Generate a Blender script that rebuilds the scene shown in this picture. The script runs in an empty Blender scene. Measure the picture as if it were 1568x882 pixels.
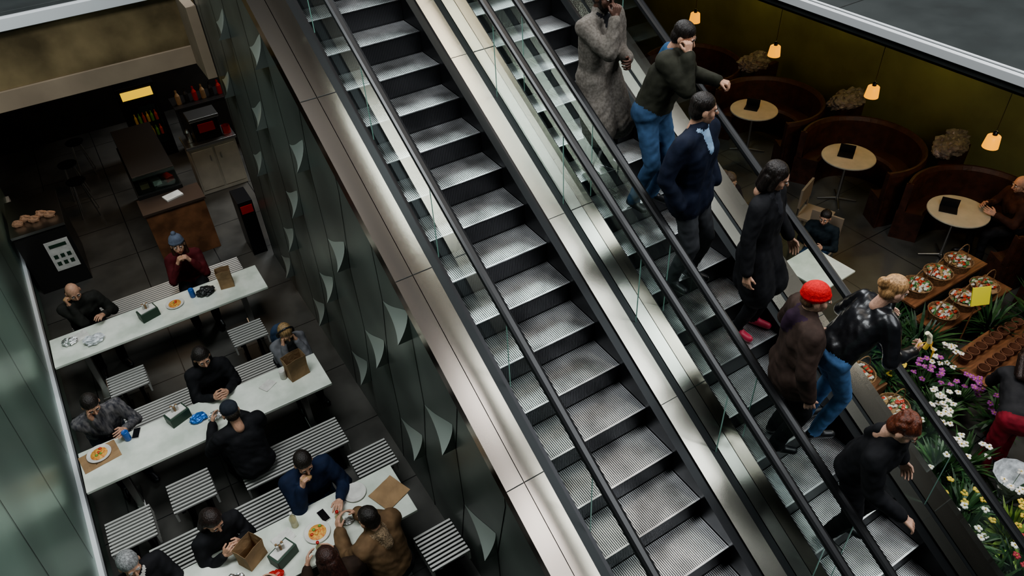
import bpy, math, random
import numpy as np
from mathutils import Vector, Matrix, noise
random.seed(7); rng=np.random.default_rng(7)
TAN=math.tan(math.radians(30)); F=-3.30; U=1.22
V=lambda *a: np.array(a,float)
# ------------------------------------------------------------ materials
MC={}
def mat(name,col=(.5,.5,.5),rough=.5,metal=0.,noise_s=0,noise_a=0.,bump=0.,bump_s=50,emit=None,es=0.,stretch=(1,1,1),spec=.5,col2=None,det=5):
    if name in MC: return MC[name]
    m=bpy.data.materials.new(name); m.use_nodes=True; nt=m.node_tree; b=nt.nodes["Principled BSDF"]
    b.inputs["Base Color"].default_value=(*col,1); b.inputs["Roughness"].default_value=rough; b.inputs["Metallic"].default_value=metal
    b.inputs["Specular IOR Level"].default_value=spec
    tc=nt.nodes.new("ShaderNodeTexCoord"); mp=nt.nodes.new("ShaderNodeMapping"); mp.inputs["Scale"].default_value=stretch
    nt.links.new(tc.outputs["Object"],mp.inputs[0])
    if noise_s:
        n=nt.nodes.new("ShaderNodeTexNoise"); n.inputs["Scale"].default_value=noise_s; n.inputs["Detail"].default_value=det
        nt.links.new(mp.outputs[0],n.inputs["Vector"])
        cr=nt.nodes.new("ShaderNodeValToRGB"); c2=col2 or tuple(min(1,c*(1+noise_a)) for c in col); c1=col if col2 else tuple(c*(1-noise_a) for c in col)
        cr.color_ramp.elements[0].position=.35; cr.color_ramp.elements[1].position=.65
        cr.color_ramp.elements[0].color=(*c1,1); cr.color_ramp.elements[1].color=(*c2,1)
        nt.links.new(n.outputs["Fac"],cr.inputs[0]); nt.links.new(cr.outputs[0],b.inputs["Base Color"])
    if bump:
        n2=nt.nodes.new("ShaderNodeTexNoise"); n2.inputs["Scale"].default_value=bump_s; n2.inputs["Detail"].default_value=4
        nt.links.new(mp.outputs[0],n2.inputs["Vector"])
        bp=nt.nodes.new("ShaderNodeBump"); bp.inputs["Strength"].default_value=bump; bp.inputs["Distance"].default_value=.02
        nt.links.new(n2.outputs["Fac"],bp.inputs["Height"]); nt.links.new(bp.outputs[0],b.inputs["Normal"])
    if emit: b.inputs["Emission Color"].default_value=(*emit,1); b.inputs["Emission Strength"].default_value=es
    MC[name]=m; return m
def cloth(name,col,a=.22,s=9): return mat("cloth_"+name,col,.82,0,s,a,.12,26,spec=.25,det=2)
def glass_mat(name,tint,refl=.9,power=4.2):
    if name in MC: return MC[name]
    m=bpy.data.materials.new(name); m.use_nodes=True; nt=m.node_tree; nt.nodes.clear()
    o=nt.nodes.new("ShaderNodeOutputMaterial"); t=nt.nodes.new("ShaderNodeBsdfTransparent"); g=nt.nodes.new("ShaderNodeBsdfGlossy")
    t.inputs[0].default_value=(*tint,1); g.inputs["Roughness"].default_value=.02; g.inputs[0].default_value=(.85,1,.95,1)
    lw=nt.nodes.new("ShaderNodeLayerWeight"); lw.inputs[0].default_value=.5
    pw=nt.nodes.new("ShaderNodeMath"); pw.operation='POWER'; pw.inputs[1].default_value=power; nt.links.new(lw.outputs["Facing"],pw.inputs[0])
    ml=nt.nodes.new("ShaderNodeMath"); ml.operation='MULTIPLY_ADD'; ml.inputs[1].default_value=refl; ml.inputs[2].default_value=.04; nt.links.new(pw.outputs[0],ml.inputs[0])
    mx=nt.nodes.new("ShaderNodeMixShader")
    nt.links.new(ml.outputs[0],mx.inputs[0]); nt.links.new(t.outputs[0],mx.inputs[1]); nt.links.new(g.outputs[0],mx.inputs[2]); nt.links.new(mx.outputs[0],o.inputs[0])
    MC[name]=m; return m
# ------------------------------------------------------------ mesh builder
def ortho(n):
    n=n/np.linalg.norm(n); a=V(0,0,1) if abs(n[2])<.9 else V(1,0,0)
    x=np.cross(a,n); x/=np.linalg.norm(x); return x,np.cross(n,x),n
class MB:
    def __init__(s): s.v=[];s.f=[];s.m=[];s.mats=[]
    def mi(s,m):
        if m not in s.mats: s.mats.append(m)
        return s.mats.index(m)
    def add(s,vs,fs,m):
        o=len(s.v); i=s.mi(m); s.v+= [tuple(map(float,q)) for q in vs]
        for f in fs: s.f.append(tuple(o+k for k in f)); s.m.append(i)
        return s
    def hexa(s,p,m): return s.add(p,[(0,3,2,1),(4,5,6,7),(0,1,5,4),(1,2,6,5),(2,3,7,6),(3,0,4,7)],m)
    def box(s,c,d,m,rz=0,rx=0):
        x,y,z=[k/2 for k in d]; p=[(-x,-y,-z),(x,-y,-z),(x,y,-z),(-x,y,-z),(-x,-y,z),(x,-y,z),(x,y,z),(-x,y,z)]
        M=Matrix.Rotation(math.radians(rz),3,'Z')@Matrix.Rotation(math.radians(rx),3,'X')
        return s.hexa([tuple(M@Vector(q)+Vector(c)) for q in p],m)
    def sbox(s,x0,x1,h0,h1,y0,y1,m,t=TAN):
        z=lambda y,h:t*y+h
        return s.hexa([(x0,y0,z(y0,h0)),(x1,y0,z(y0,h0)),(x1,y1,z(y1,h0)),(x0,y1,z(y1,h0)),(x0,y0,z(y0,h1)),(x1,y0,z(y0,h1)),(x1,y1,z(y1,h1)),(x0,y1,z(y1,h1))],m)
    def lathe(s,c,prof,m,seg=20,ax=None,a0=0,a1=360):
        X,Y,Z=ortho(V(*ax)) if ax is not None else (V(1,0,0),V(0,1,0),V(0,0,1))
        full=(a1-a0)>=360; n=seg if full else seg+1; vs=[]
        for r,z in prof:
            for k in range(n):
                a=math.radians(a0+(a1-a0)*k/seg); vs.append(V(*c)+X*r*math.cos(a)+Y*r*math.sin(a)+Z*z)
        fs=[]
        for i in range(len(prof)-1):
            for k in range(seg):
                k2=(k+1)%n; fs.append((i*n+k,i*n+k2,(i+1)*n+k2,(i+1)*n+k))
        return s.add(vs,fs,m)
    def tube(s,p0,p1,r0,m,r1=None,seg=10):
        p0=V(*p0);p1=V(*p1);L=np.linalg.norm(p1-p0);r1=r0 if r1 is None else r1
        return s.lathe(p0,[(0,0),(r0,0),(r1,L),(0,L)],m,seg,ax=p1-p0)
    def ell(s,c,r,m,seg=14,rings=8,nz=0):
        vs=[];fs=[]
        for i in range(rings+1):
            th=math.pi*i/rings
            for k in range(seg):
                a=2*math.pi*k/seg; d=V(math.sin(th)*math.cos(a),math.sin(th)*math.sin(a),math.cos(th))
                q=1+nz*noise.noise(Vector(d*2.3+V(*c)))+nz*.5*noise.noise(Vector(d*6+V(*c))) if nz else 1
                vs.append(V(*c)+d*V(*r)*q)
        for i in range(rings):
            for k in range(seg): fs.append((i*seg+k,(i+1)*seg+k,(i+1)*seg+(k+1)%seg,i*seg+(k+1)%seg))
        return s.add(vs,fs,m)
    def build(s,name,parent=None,bevel=0,smooth=False,loc=None,zs=None,sc=None):
        me=bpy.data.meshes.new(name); vs=np.array(s.v)
        if loc is not None: vs=vs-np.array(loc)
        if zs: vs=vs*V(1,1,zs)
        if sc: vs=vs*sc
        me.from_pydata(vs.tolist(),[],s.f)
        for m in s.mats: me.materials.append(m)
        me.polygons.foreach_set("material_index",s.m)
        if smooth: me.polygons.foreach_set("use_smooth",[True]*len(s.f))
        me.update(); ob=bpy.data.objects.new(name,me); bpy.context.collection.objects.link(ob)
        if loc is not None: ob.location=loc
        if parent: ob.parent=parent
        if bevel:
            b=ob.modifiers.new("bevel",'BEVEL'); b.width=bevel; b.segments=2; b.limit_method='ANGLE'
        return ob
def empty(name,loc=(0,0,0)):
    e=bpy.data.objects.new(name,None); e.location=loc; bpy.context.collection.objects.link(e); return e
# ------------------------------------------------------------ union surface (for people)
def cap(a,b,r0,r1,tag): return ('c',V(*a),V(*b),r0,r1,tag)
def elp(c,r,tag,R=None): return ('e',V(*c),V(*r),np.eye(3) if R is None else R,0,tag)
def prim_mesh(p,seg=12):
    vs=[];fs=[]
    if p[0]=='e':
        rings=10
        for i in range(rings+1):
            th=math.pi*i/rings
            for k in range(seg):
                a=2*math.pi*k/seg; vs.append(p[1]+p[3]@(V(math.sin(th)*math.cos(a),math.sin(th)*math.sin(a),math.cos(th))*p[2]))
        nr=rings
    else:
        a,b,r0,r1=p[1:5]; d=b-a; L=np.linalg.norm(d)
        if L<1e-5: d=V(0,0,1);L=1e-5
        X,Y,Z=ortho(d); prof=[]
        for i in range(5): t=math.pi/2*(1-i/4); prof.append((r0*math.cos(t),-r0*math.sin(t)))
        for i in range(5): t=math.pi/2*i/4; prof.append((r1*math.cos(t),L+r1*math.sin(t)))
        for r,z in prof:
            for k in range(seg):
                an=2*math.pi*k/seg; vs.append(a+X*r*math.cos(an)+Y*r*math.sin(an)+Z*z)
        nr=len(prof)-1
    for i in range(nr):
        for k in range(seg):
            q=(i*seg+k,(i+1)*seg+k,(i+1)*seg+(k+1)%seg,i*seg+(k+1)%seg)
            fs.append(q if p[0]=='e' else q[::-1])
    return vs,fs
def pdist(p,X):
    if p[0]=='e':
        q=((X-p[1])@p[3])/p[2]; return (np.linalg.norm(q,axis=1)-1)*min(p[2])
    a,b,r0,r1=p[1:5]; d=b-a; L2=max(d@d,1e-9); t=np.clip(((X-a)@d)/L2,0,1)
    return np.linalg.norm(X-a-t[:,None]*d,axis=1)-(r0+(r1-r0)*t)
def union(prims,voxel,smooth=3):
    vs=[];fs=[]
    for p in prims:
        v,f=prim_mesh(p); o=len(vs); vs+=[tuple(q) for q in v]; fs+=[tuple(o+k for k in g) for g in f]
    me=bpy.data.meshes.new("tmp"); me.from_pydata(vs,[],fs); ob=bpy.data.objects.new("tmp",me); bpy.context.collection.objects.link(ob)
    r=ob.modifiers.new("r",'REMESH'); r.mode='VOXEL'; r.voxel_size=voxel
    if smooth:
        s=ob.modifiers.new("s",'SMOOTH'); s.factor=.5; s.iterations=smooth
    dg=bpy.context.evaluated_depsgraph_get(); ev=ob.evaluated_get(dg); m2=bpy.data.meshes.new_from_object(ev)
    n=len(m2.vertices); co=np.empty(n*3); m2.vertices.foreach_get("co",co); co=co.reshape(-1,3)
    no=np.empty(n*3); m2.vertices.foreach_get("normal",no); no=no.reshape(-1,3)
    faces=[tuple(q.vertices) for q in m2.polygons]
    bpy.data.objects.remove(ob); bpy.data.meshes.remove(me); bpy.data.meshes.remove(m2)
    cen=np.array([co[list(f)].mean(axis=0) for f in faces])
    D=np.stack([pdist(p,cen) for p in prims]); idx=D.argmin(axis=0); tags=[prims[i][5] for i in idx]
    Dv=np.stack([pdist(p,co) for p in prims]).argmin(axis=0); vt=[prims[i][5] for i in Dv]
    return co,no,faces,tags,vt
def hand_prims(curl,spread=1.0):
    P=[]
    for i,x in enumerate((-.030,-.011,.010,.030)):
        P.append(cap((x*.55,0,.015),(x,0,.085),.016,.013,'skin'))
    for i,(x,l) in enumerate(zip((-.034,-.012,.011,.033),(.060,.078,.084,.074))):
        p=V(x,0,.088); a=curl*.5; r=.0095
        for k,fr in enumerate((.45,.32,.25)):
            a+=curl*(.5 if k==0 else 1.0)*.8; d=V(x*1.2*spread*(1 if k==0 else .3),math.sin(a),math.cos(a)); d/=np.linalg.norm(d)
            q=p+d*l*fr; P.append(cap(p,q,r,r-.0008,'skin')); p=q; r-=.0008
    P.append(cap((.022,.003,.025),(.052,.014,.058),.014,.0115,'skin')); P.append(cap((.052,.014,.058),(.058,.034,.085),.0105,.009,'skin'))
    P.append(cap((0,0,-.03),(0,0,.02),.024,.026,'skin'))
    return P
HC={}
def hand(kind):
    if kind not in HC: HC[kind]=union(hand_prims({'relax':.45,'grip':1.05,'flat':.15}[kind]),.0045,1)
    return HC[kind]
def head_prims(hair):
    P=[elp((0,-.01,.03),(.075,.092,.085),'skin'),elp((0,.018,-.04),(.058,.068,.072),'skin'),elp((0,.055,-.088),(.026,.024,.02),'skin'),
       cap((0,.086,.012),(0,.106,-.020),.009,.014,'skin'),cap((-.036,.074,.03),(.036,.074,.03),.012,.012,'skin'),
       cap((-.035,.052,-.02),(-.03,.05,-.06),.028,.022,'skin'),cap((.035,.052,-.02),(.03,.05,-.06),.028,.022,'skin'),
       cap((-.02,.082,-.056),(.02,.082,-.056),.009,.009,'lip'),elp((-.078,-.005,-.005),(.011,.02,.032),'skin'),elp((.078,-.005,-.005),(.011,.02,.032),'skin'),
       cap((-.045,.083,.036),(-.018,.087,.036),.0055,.0055,'hair'),cap((.045,.083,.036),(.018,.087,.036),.0055,.0055,'hair'),
       cap((0,-.02,-.07),(0,-.035,-.17),.05,.054,'skin')]
    h=hair.split('+')
    if 'short' in h or 'long' in h or 'bun' in h or 'curly' in h:
        P+=[elp((0,-.022,.052),(.083,.096,.082),'hair'),elp((0,-.05,-.005),(.077,.062,.075),'hair')]
    if 'curly' in h:
        for k in range(16):
            a=rng.uniform(0,6.28);e=rng.uniform(0,1.3); P.append(elp((.075*math.cos(a)*math.cos(e),-.03+.085*math.sin(a)*math.cos(e),.05+.075*math.sin(e)),(.028,.028,.026),'hair'))
    if 'long' in h:
        P+=[cap((0,-.065,.0),(0,-.085,-.2),.07,.06,'hair')]
        for s in(-1,1): P+=[cap((s*.065,-.02,.03),(s*.078,-.015,-.17),.03,.026,'hair'),cap((s*.05,-.05,.0),(s*.06,-.06,-.2),.045,.04,'hair')]
    if 'bun' in h: P+=[elp((0,-.125,.045),(.045,.04,.045),'hair'),elp((.015,-.135,.07),(.03,.03,.03),'hair'),cap((-.07,0,-.01),(-.06,-.06,-.04),.02,.02,'hair')]
    if 'bob' in h:
        P+=[elp((0,-.03,.05),(.092,.1,.088),'hair'),cap((0,-.075,0),(0,-.07,-.1),.055,.05,'hair')]
        for s in(-1,1): P+=[cap((s*.072,-.005,.04),(s*.08,.0,-.075),.028,.026,'hair'),cap((s*.05,-.06,.0),(s*.055,-.06,-.10),.045,.04,'hair')]
    if 'beanie' in h:
        P+=[elp((0,-.018,.06),(.09,.104,.09),'hat')]
        for k in range(14):
            a=2*math.pi*k/14; b=2*math.pi*(k+1)/14; f=lambda t:(.082*math.cos(t),-.015+.094*math.sin(t),.048+.012*math.sin(t))
            P.append(cap(f(a),f(b),.015,.015,'hat2'))
        P+=[elp((0,-.055,-.01),(.072,.055,.055),'hair')]
    if 'pom' in h: P+=[elp((0,-.02,.165),(.032,.032,.03),'hat2')]
    if 'cap' in h: P+=[elp((0,-.015,.058),(.087,.1,.08),'hat'),elp((0,.098,.052),(.062,.06,.010),'hat2'),elp((0,-.052,-.01),(.074,.058,.06),'hair')]
    if 'bald' in h: P+=[cap((-.07,-.03,-.01),(-.05,-.075,-.02),.022,.022,'hair'),cap((.07,-.03,-.01),(.05,-.075,-.02),.022,.022,'hair')]
    if 'beard' in h: P+=[elp((0,.03,-.072),(.055,.062,.042),'hair'),cap((-.055,.02,-.02),(-.045,.04,-.07),.018,.02,'hair'),cap((.055,.02,-.02),(.045,.04,-.07),.018,.02,'hair')]
    if 'phones' in h:
        for k in range(10):
            a=math.pi*k/10;b=math.pi*(k+1)/10; f=lambda t:(.098*math.cos(t),-.01,.03+.105*math.sin(t)); P.append(cap(f(a),f(b),.009,.009,'shoe'))
        P+=[elp((s*.095,-.005,.0),(.018,.035,.038),'shoe') for s in(-1,1)]
    return P
def unit(v): return v/np.linalg.norm(v)
def ik(a,b,l1,l2,pole):
    d=b-a; D=np.linalg.norm(d); n=d/D; L=min(D,.995*(l1+l2)); b=a+n*L; x=(l1*l1-l2*l2+L*L)/(2*L); h=math.sqrt(max(l1*l1-x*x,0)); p=pole-n*(pole@n); return a+n*x+unit(p)*h,b
def rotz(a): a=math.radians(a); return np.array([[math.cos(a),-math.sin(a),0],[math.sin(a),math.cos(a),0],[0,0,1]])
def rotx(a): a=math.radians(a); return np.array([[1,0,0],[0,math.cos(a),-math.sin(a)],[0,math.sin(a),math.cos(a)]])
SKIN=[(.50,.29,.20),(.42,.24,.16),(.10,.05,.035),(.55,.33,.24)]
def person(name,root,face,top,pants,hair='short',haircol=(.015,.01,.008),skin=0,sc=1.06,sit=False,P=None,N=None,feet=None,wr=None,wl=None,hy=0,hp=0,roll=0,
           skirt=0,hood=None,collar=None,shirt=None,hat=None,hat2=None,shoe=(.015,.015,.017),bulk=.012,hands=('relax','relax'),palm=(None,None),poles=(None,None),twist=0,sole=None,slim=1.0,extra=None,food=None):
    tg={'top':top,'pants':pants,'skin':mat("skin_%d"%skin,SKIN[skin],.55,0,40,.12,.15,120,spec=.4),'lip':mat("lip_%d"%skin,tuple(a*b for a,b in zip(SKIN[skin],(.8,.5,.5))),.5),
        'hair':mat("hair_"+"_".join("%d"%int(c*100) for c in haircol),haircol,.45,0,60,.4,.5,90,stretch=(1,1,.2)),'shoe':mat("shoe",shoe,.4) if sole is None else mat("shoe_"+name,shoe,.5),
        'hat':hat or top,'hat2':hat2 or hat or top,'hood':hood or top,'shirt':shirt or top,'skirt':top,'eye':mat("eye",(.02,.012,.01),.15),'eyew':mat("eye_white",(.6,.58,.55),.3),'extra':extra or top,'food':mat("bread",(.42,.25,.12),.7)}
    if sit: P0=V(0,0,.56);N0=V(0,.13,1.03);ft0=[V(.13,.40,.09),V(-.13,.40,.09)]
    else: P0=V(0,0,.95);N0=V(0,.0,1.45);ft0=[V(.1,.0,.09),V(-.1,.04,.09)]
    P0=V(*P) if P is not None else P0; N0=V(*N) if N is not None else N0; ft=[V(*q) for q in feet] if feet is not None else ft0
    ax=N0-P0; lat=rotz(twist)@V(1,0,0); lat=unit(lat-unit(ax)*(lat@unit(ax))); fw=unit(np.cross(unit(ax),lat)); latp=V(1,0,0)
    W=P0+.35*ax; C=P0+.66*ax+fw*.01; S=N0-.05*unit(ax); s=slim; B=bulk; pr=[]
    for a in(-1,1):
        pr+=[cap(P0,P0+latp*.065*a,.115+B,.115+B,'top' if skirt else 'pants'),cap(P0+latp*.055*a+ax*.08,C+lat*.07*a*s,.108+B,.118*s+B,'top'),cap(C+lat*.075*a*s,S+lat*.115*a*s,.112*s+B,.07+B,'top')]
    pr+=[cap(W,C,.11+B,.12+B,'top'),cap(S-lat*.15*s,S+lat*.15*s,.066+B,.066+B,'top'),cap(S,N0+unit(ax)*.03,.085,.062+B*.5,'top'),cap(P0+ax*.12-latp*.05,P0+ax*.12+latp*.05,.118+B,.118+B,'top')]
    for k,a in enumerate((1,-1)):
        hp_=P0+latp*.085*a-V(0,0,.02); kn,an=ik(hp_,ft[k],.45,.43,V(a*.1,1,.15) if not sit else V(a*.1,.6,1))
        pr+=[cap(hp_,kn,.088+B*.6,.062+B*.5,'pants'),cap(kn,an,.060+B*.5,.044+B*.5,'pants')]
        toe=an+V(a*.03,.15,-.045); pr+=[cap(an+V(0,-.03,-.035),toe,.044,.036,'shoe'),cap(an,an+V(0,0,-.03),.04,.04,'shoe')]
        if skirt: pr+=[cap(hp_,hp_+(kn-hp_)*min(skirt,1),.125+B,.105+B+.03*skirt,'skirt')]
    if skirt and not sit:
        hp_=P0-V(0,0,.02); pr+=[cap(hp_,hp_+V(0,0,-1)*.4*min(skirt,1.3),.13+B,.14+B,'skirt')]
    wt=[V(*wr) if wr is not None else (V(.24,.06,.86) if not sit else V(.14,.42,.82)),V(*wl) if wl is not None else (V(-.24,.06,.86) if not sit else V(-.14,.42,.82))]
    arms=[]
    for k,a in enumerate((1,-1)):
        sh=S+lat*.185*a*s; pole=V(*poles[k]) if poles[k] is not None else V(a*.5,-.5,-.6)
        el,w=ik(sh,wt[k],.285,.255,pole); arms.append((el,w))
        pr+=[cap(sh,el,.060*s+B,.047+B,'top'),cap(el,w,.046+B,.034+B*.8,'top')]
    if hood is not None:
        for a in(-1,1): pr+=[cap(N0-fw*.075,N0+lat*.1*a-fw*.01,.05,.042,'hood'),cap(N0+lat*.1*a-fw*.01,N0+lat*.04*a+fw*.09-unit(ax)*.05,.04,.028,'hood')]
        pr+=[cap(N0-fw*.09,N0-fw*.12-unit(ax)*.1,.065,.05,'hood')]
    if collar is not None:
        for a in(-1,1): pr+=[cap(N0-fw*.055+unit(ax)*.035,N0+lat*.065*a+fw*.01+unit(ax)*.03,.026,.024,'top'),cap(N0+lat*.065*a+fw*.01+unit(ax)*.03,N0+lat*.035*a+fw*.1-unit(ax)*.08,.022,.02,'top')]
    if shirt is not None: pr+=[cap(N0+fw*.055,C+fw*(.095+B)+unit(ax)*.04,.04,.034,'shirt'),cap(N0-lat*.04+fw*.03+unit(ax)*.02,N0+lat*.04+fw*.03+unit(ax)*.02,.035,.035,'shirt')]
    if extra is not None: pr+=[elp(C-fw*.17,(.14,.09,.19),'extra')]
    co,no,fa,tags,vt=union(pr,.0145,4)
    off=V(*root)*1.7; d=np.zeros(len(co))
    for i in range(len(co)):
        if vt[i]=='shoe': continue
        q=co[i]; d[i]=.014*noise.noise(Vector(((q[0]+off[0])*8,(q[1]+off[1])*8,q[2]*4)))+.007*noise.noise(Vector((q[0]*14+off[1],q[1]*14,q[2]*22+q[0]*14)))
    co=co+no*d[:,None]
    Vs=[co];Fs=list(fa);T=list(tags);nv=len(co)
    hR=rotz(hy)@rotx(hp)@np.array(Matrix.Rotation(math.radians(roll),3,'Y')); hc=N0+unit(ax*.6+V(0,0,.4)*np.linalg.norm(ax))*.035+hR@V(0,.03,.0)+V(0,0,.13)
    hco,hno,hfa,ht,_=union(head_prims(hair),.0075,2)
    Vs.append(hco@hR.T+hc); Fs+=[tuple(nv+k for k in f) for f in hfa]; T+=ht; nv+=len(hco)
    for a in(-1,1):
        for (rr,yy,tt) in((.0115,.0795,'eyew'),(.0065,.0860,'eye')):
            v,f=prim_mesh(elp((a*.031,yy,.011),(rr,rr,rr*.8),tt),8); Vs.append(np.array(v)@hR.T+hc); Fs+=[tuple(nv+k for k in g) for g in f]; T+=[tt]*len(f); nv+=len(v)
    for k,a in enumerate((1,-1)):
        if hands[k] is None: continue
        hco,_,hfa,ht,_=hand(hands[k]); el,w=arms[k]; Z=unit(w-el); pn=V(*palm[k]) if palm[k] is not None else V(-a,0.2,0); Y=unit(pn-Z*(pn@Z)); X=np.cross(Y,Z)
        q=hco.copy(); thumb= 1 if a==1 else -1
        q[:,0]*=-thumb
        M=np.stack([X,Y,Z],axis=1); q=q@M.T+w+Z*.012
        Vs.append(q); Fs+=[tuple(nv+k2 for k2 in (f if thumb==-1 else f[::-1])) for f in hfa]; T+=ht; nv+=len(hco)
        if food and k==0:
            fc=w+Z*.10+Y*.035
            v,f=prim_mesh(elp(fc,(.055,.035,.028),'food'),10); Vs.append(np.array(v)); Fs+=[tuple(nv+k2 for k2 in g) for g in f]; T+=['food']*len(f); nv+=len(v)
    A=np.concatenate(Vs)*sc; R=rotz(face-90); A=A@R.T
    me=bpy.data.meshes.new(name); me.from_pydata(A.tolist(),[],Fs)
    names=sorted(set(T)); 
    for n_ in names: me.materials.append(tg[n_])
    ix={n_:i for i,n_ in enumerate(names)}; me.polygons.foreach_set("material_index",[ix[t] for t in T]); me.polygons.foreach_set("use_smooth",[True]*len(Fs)); me.update()
    ob=bpy.data.objects.new(name,me); ob.location=root; bpy.context.collection.objects.link(ob); return ob
# ------------------------------------------------------------ base materials
steel=mat("brushed_steel",(.52,.51,.49),.3,1)
bronze=mat("bronze_deck_metal",(.34,.29,.25),.2,1,.9,.3,0,40,stretch=(2,.5,.5),det=1)
silver=mat("steel_deck_metal",(.42,.39,.36),.2,1,1.0,.25,0,40,stretch=(2,.5,.5),det=1)
plainm=mat("inner_deck_metal",(.40,.36,.32),.22,1)
black=mat("black_rubber",(.012,.012,.013),.35)
blackm=mat("black_skirt_metal",(.02,.02,.022),.35,.6)
tread=mat("ribbed_aluminium",(.54,.54,.55),.36,.85,2.6,.5,det=2)
riserm=mat("dark_riser_aluminium",(.024,.024,.026),.45,.6)
riserl=mat("riser_rib",(.07,.07,.075),.4,.8)
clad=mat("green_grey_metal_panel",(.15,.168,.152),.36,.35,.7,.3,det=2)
clad_lit=mat("panel_fold_lit",(.46,.51,.47),.36,.35)  # lighter copy of the panel metal, highlight put into the fold colour
seam=mat("panel_seam",(.01,.012,.011),.6)
marble=mat("pale_green_marble",(.78,.80,.72),.22,0,3.5,.0,0,col2=(.56,.60,.52))
cream=mat("cream_laminate",(.40,.37,.29),.4,0,5,.08)
plank=mat("slat_white_metal",(.55,.54,.51),.4,.3)
wood=mat("counter_wood",(.17,.075,.035),.45,0,4,.35,.05,30,stretch=(1,8,1))
beige=mat("beige_plaster",(.27,.21,.15),.7,0,1.5,.12)
bandm=mat("smoky_glass_band",(.19,.145,.08),.25,.2,1.2,.5)
slabm=mat("grey_slab_panel",(.050,.056,.055),.5,.2,2,.15)
trimw=mat("white_metal_trim",(.80,.82,.84),.35,.1)
olive=mat("olive_plaster",(.12,.13,.055),.6,0,1.2,.2)
boothm=mat("rust_leather_booth",(.045,.015,.008),.5,0,8,.3,.2,30)
dark=mat("dark_wall",(.018,.016,.015),.7,0,2,.4)
lampm=mat("amber_glass_shade",(.8,.30,.02),.4,emit=(1.,.40,.015),es=1.3)
whitep=mat("white_paper",(.62,.60,.56),.6,0,8,.1,.3,20)
kraft=mat("kraft_paper",(.30,.19,.10),.8,0,6,.15,.4,18)
plastic=mat("clear_white_plastic",(.62,.64,.66),.25,0,14,.35,.9,12)
foil=mat("aluminium_foil",(.7,.7,.7),.3,1,10,.1,1,25)
greenbox=mat("dark_green_box",(.02,.05,.03),.5); redm=mat("red_paint",(.40,.02,.015),.4); bluem=mat("blue_plastic",(.02,.10,.35),.35)
phone_m=mat("phone_black",(.01,.01,.012),.1)
def floor_mat():
    m=mat("stained_concrete_tile",(.066,.064,.058),.38,0,1.3,.35,.05,8); nt=m.node_tree; b=nt.nodes["Principled BSDF"]
    src=b.inputs["Base Color"].links[0].from_socket
    br=nt.nodes.new("ShaderNodeTexBrick"); br.offset=0; br.inputs["Scale"].default_value=1; br.inputs["Brick Width"].default_value=1.2; br.inputs["Row Height"].default_value=1.2; br.inputs["Mortar Size"].default_value=.008
    br.inputs["Mortar"].default_value=(.01,.01,.01,1); tc=nt.nodes.new("ShaderNodeTexCoord"); nt.links.new(tc.outputs["Object"],br.inputs["Vector"])
    nt.links.new(src,br.inputs["Color1"]); nt.links.new(src,br.inputs["Color2"]); nt.links.new(br.outputs[0],b.inputs["Base Color"]); return m
fm=floor_mat()
MB().box((2,4,F-.1),(20,22,.2),fm).build("floor")
MB().box((9.7,4,F+2.2),(.2,22,4.4),olive).build("wall_right")
MB().box((2,14.1,F+2.6),(20,.2,5.6),dark).build("wall_back")
# ------------------------------------------------------------ cladding (escalator side)
XC=-1.54
def fold(f,B,amp=.15,wy=.68,wz=.36,n=8):
    """lifted triangular corner of a sheet: vertices indexed over u+w<=1"""
    idx={};pts=[];fs=[]
    for i in range(n+1):
        for j in range(n+1-i):
            u=i/n;w=j/n; idx[i,j]=len(pts); pts.append((XC-.002-amp*(1-u-w)**1.9,B[0]+wy*u,B[1]+wz*w-.05*math.sin(math.pi*u)*(1-w)))
    for i in range(n):
        for j in range(n-i):
            fs.append((idx[i,j],idx[i,j+1],idx[i+1,j]))
            if i+j<n-1: fs.append((idx[i+1,j],idx[i,j+1],idx[i+1,j+1]))
    f.add(pts,fs,clad_lit)
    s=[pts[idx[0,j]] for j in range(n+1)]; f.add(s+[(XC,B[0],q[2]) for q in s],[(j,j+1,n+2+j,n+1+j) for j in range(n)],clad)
    s=[pts[idx[i,0]] for i in range(n+1)]; f.add(s+[(XC,q[1],q[2]) for q in s],[(j,j+1,n+2+j,n+1+j) for j in range(n)],seam)
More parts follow.
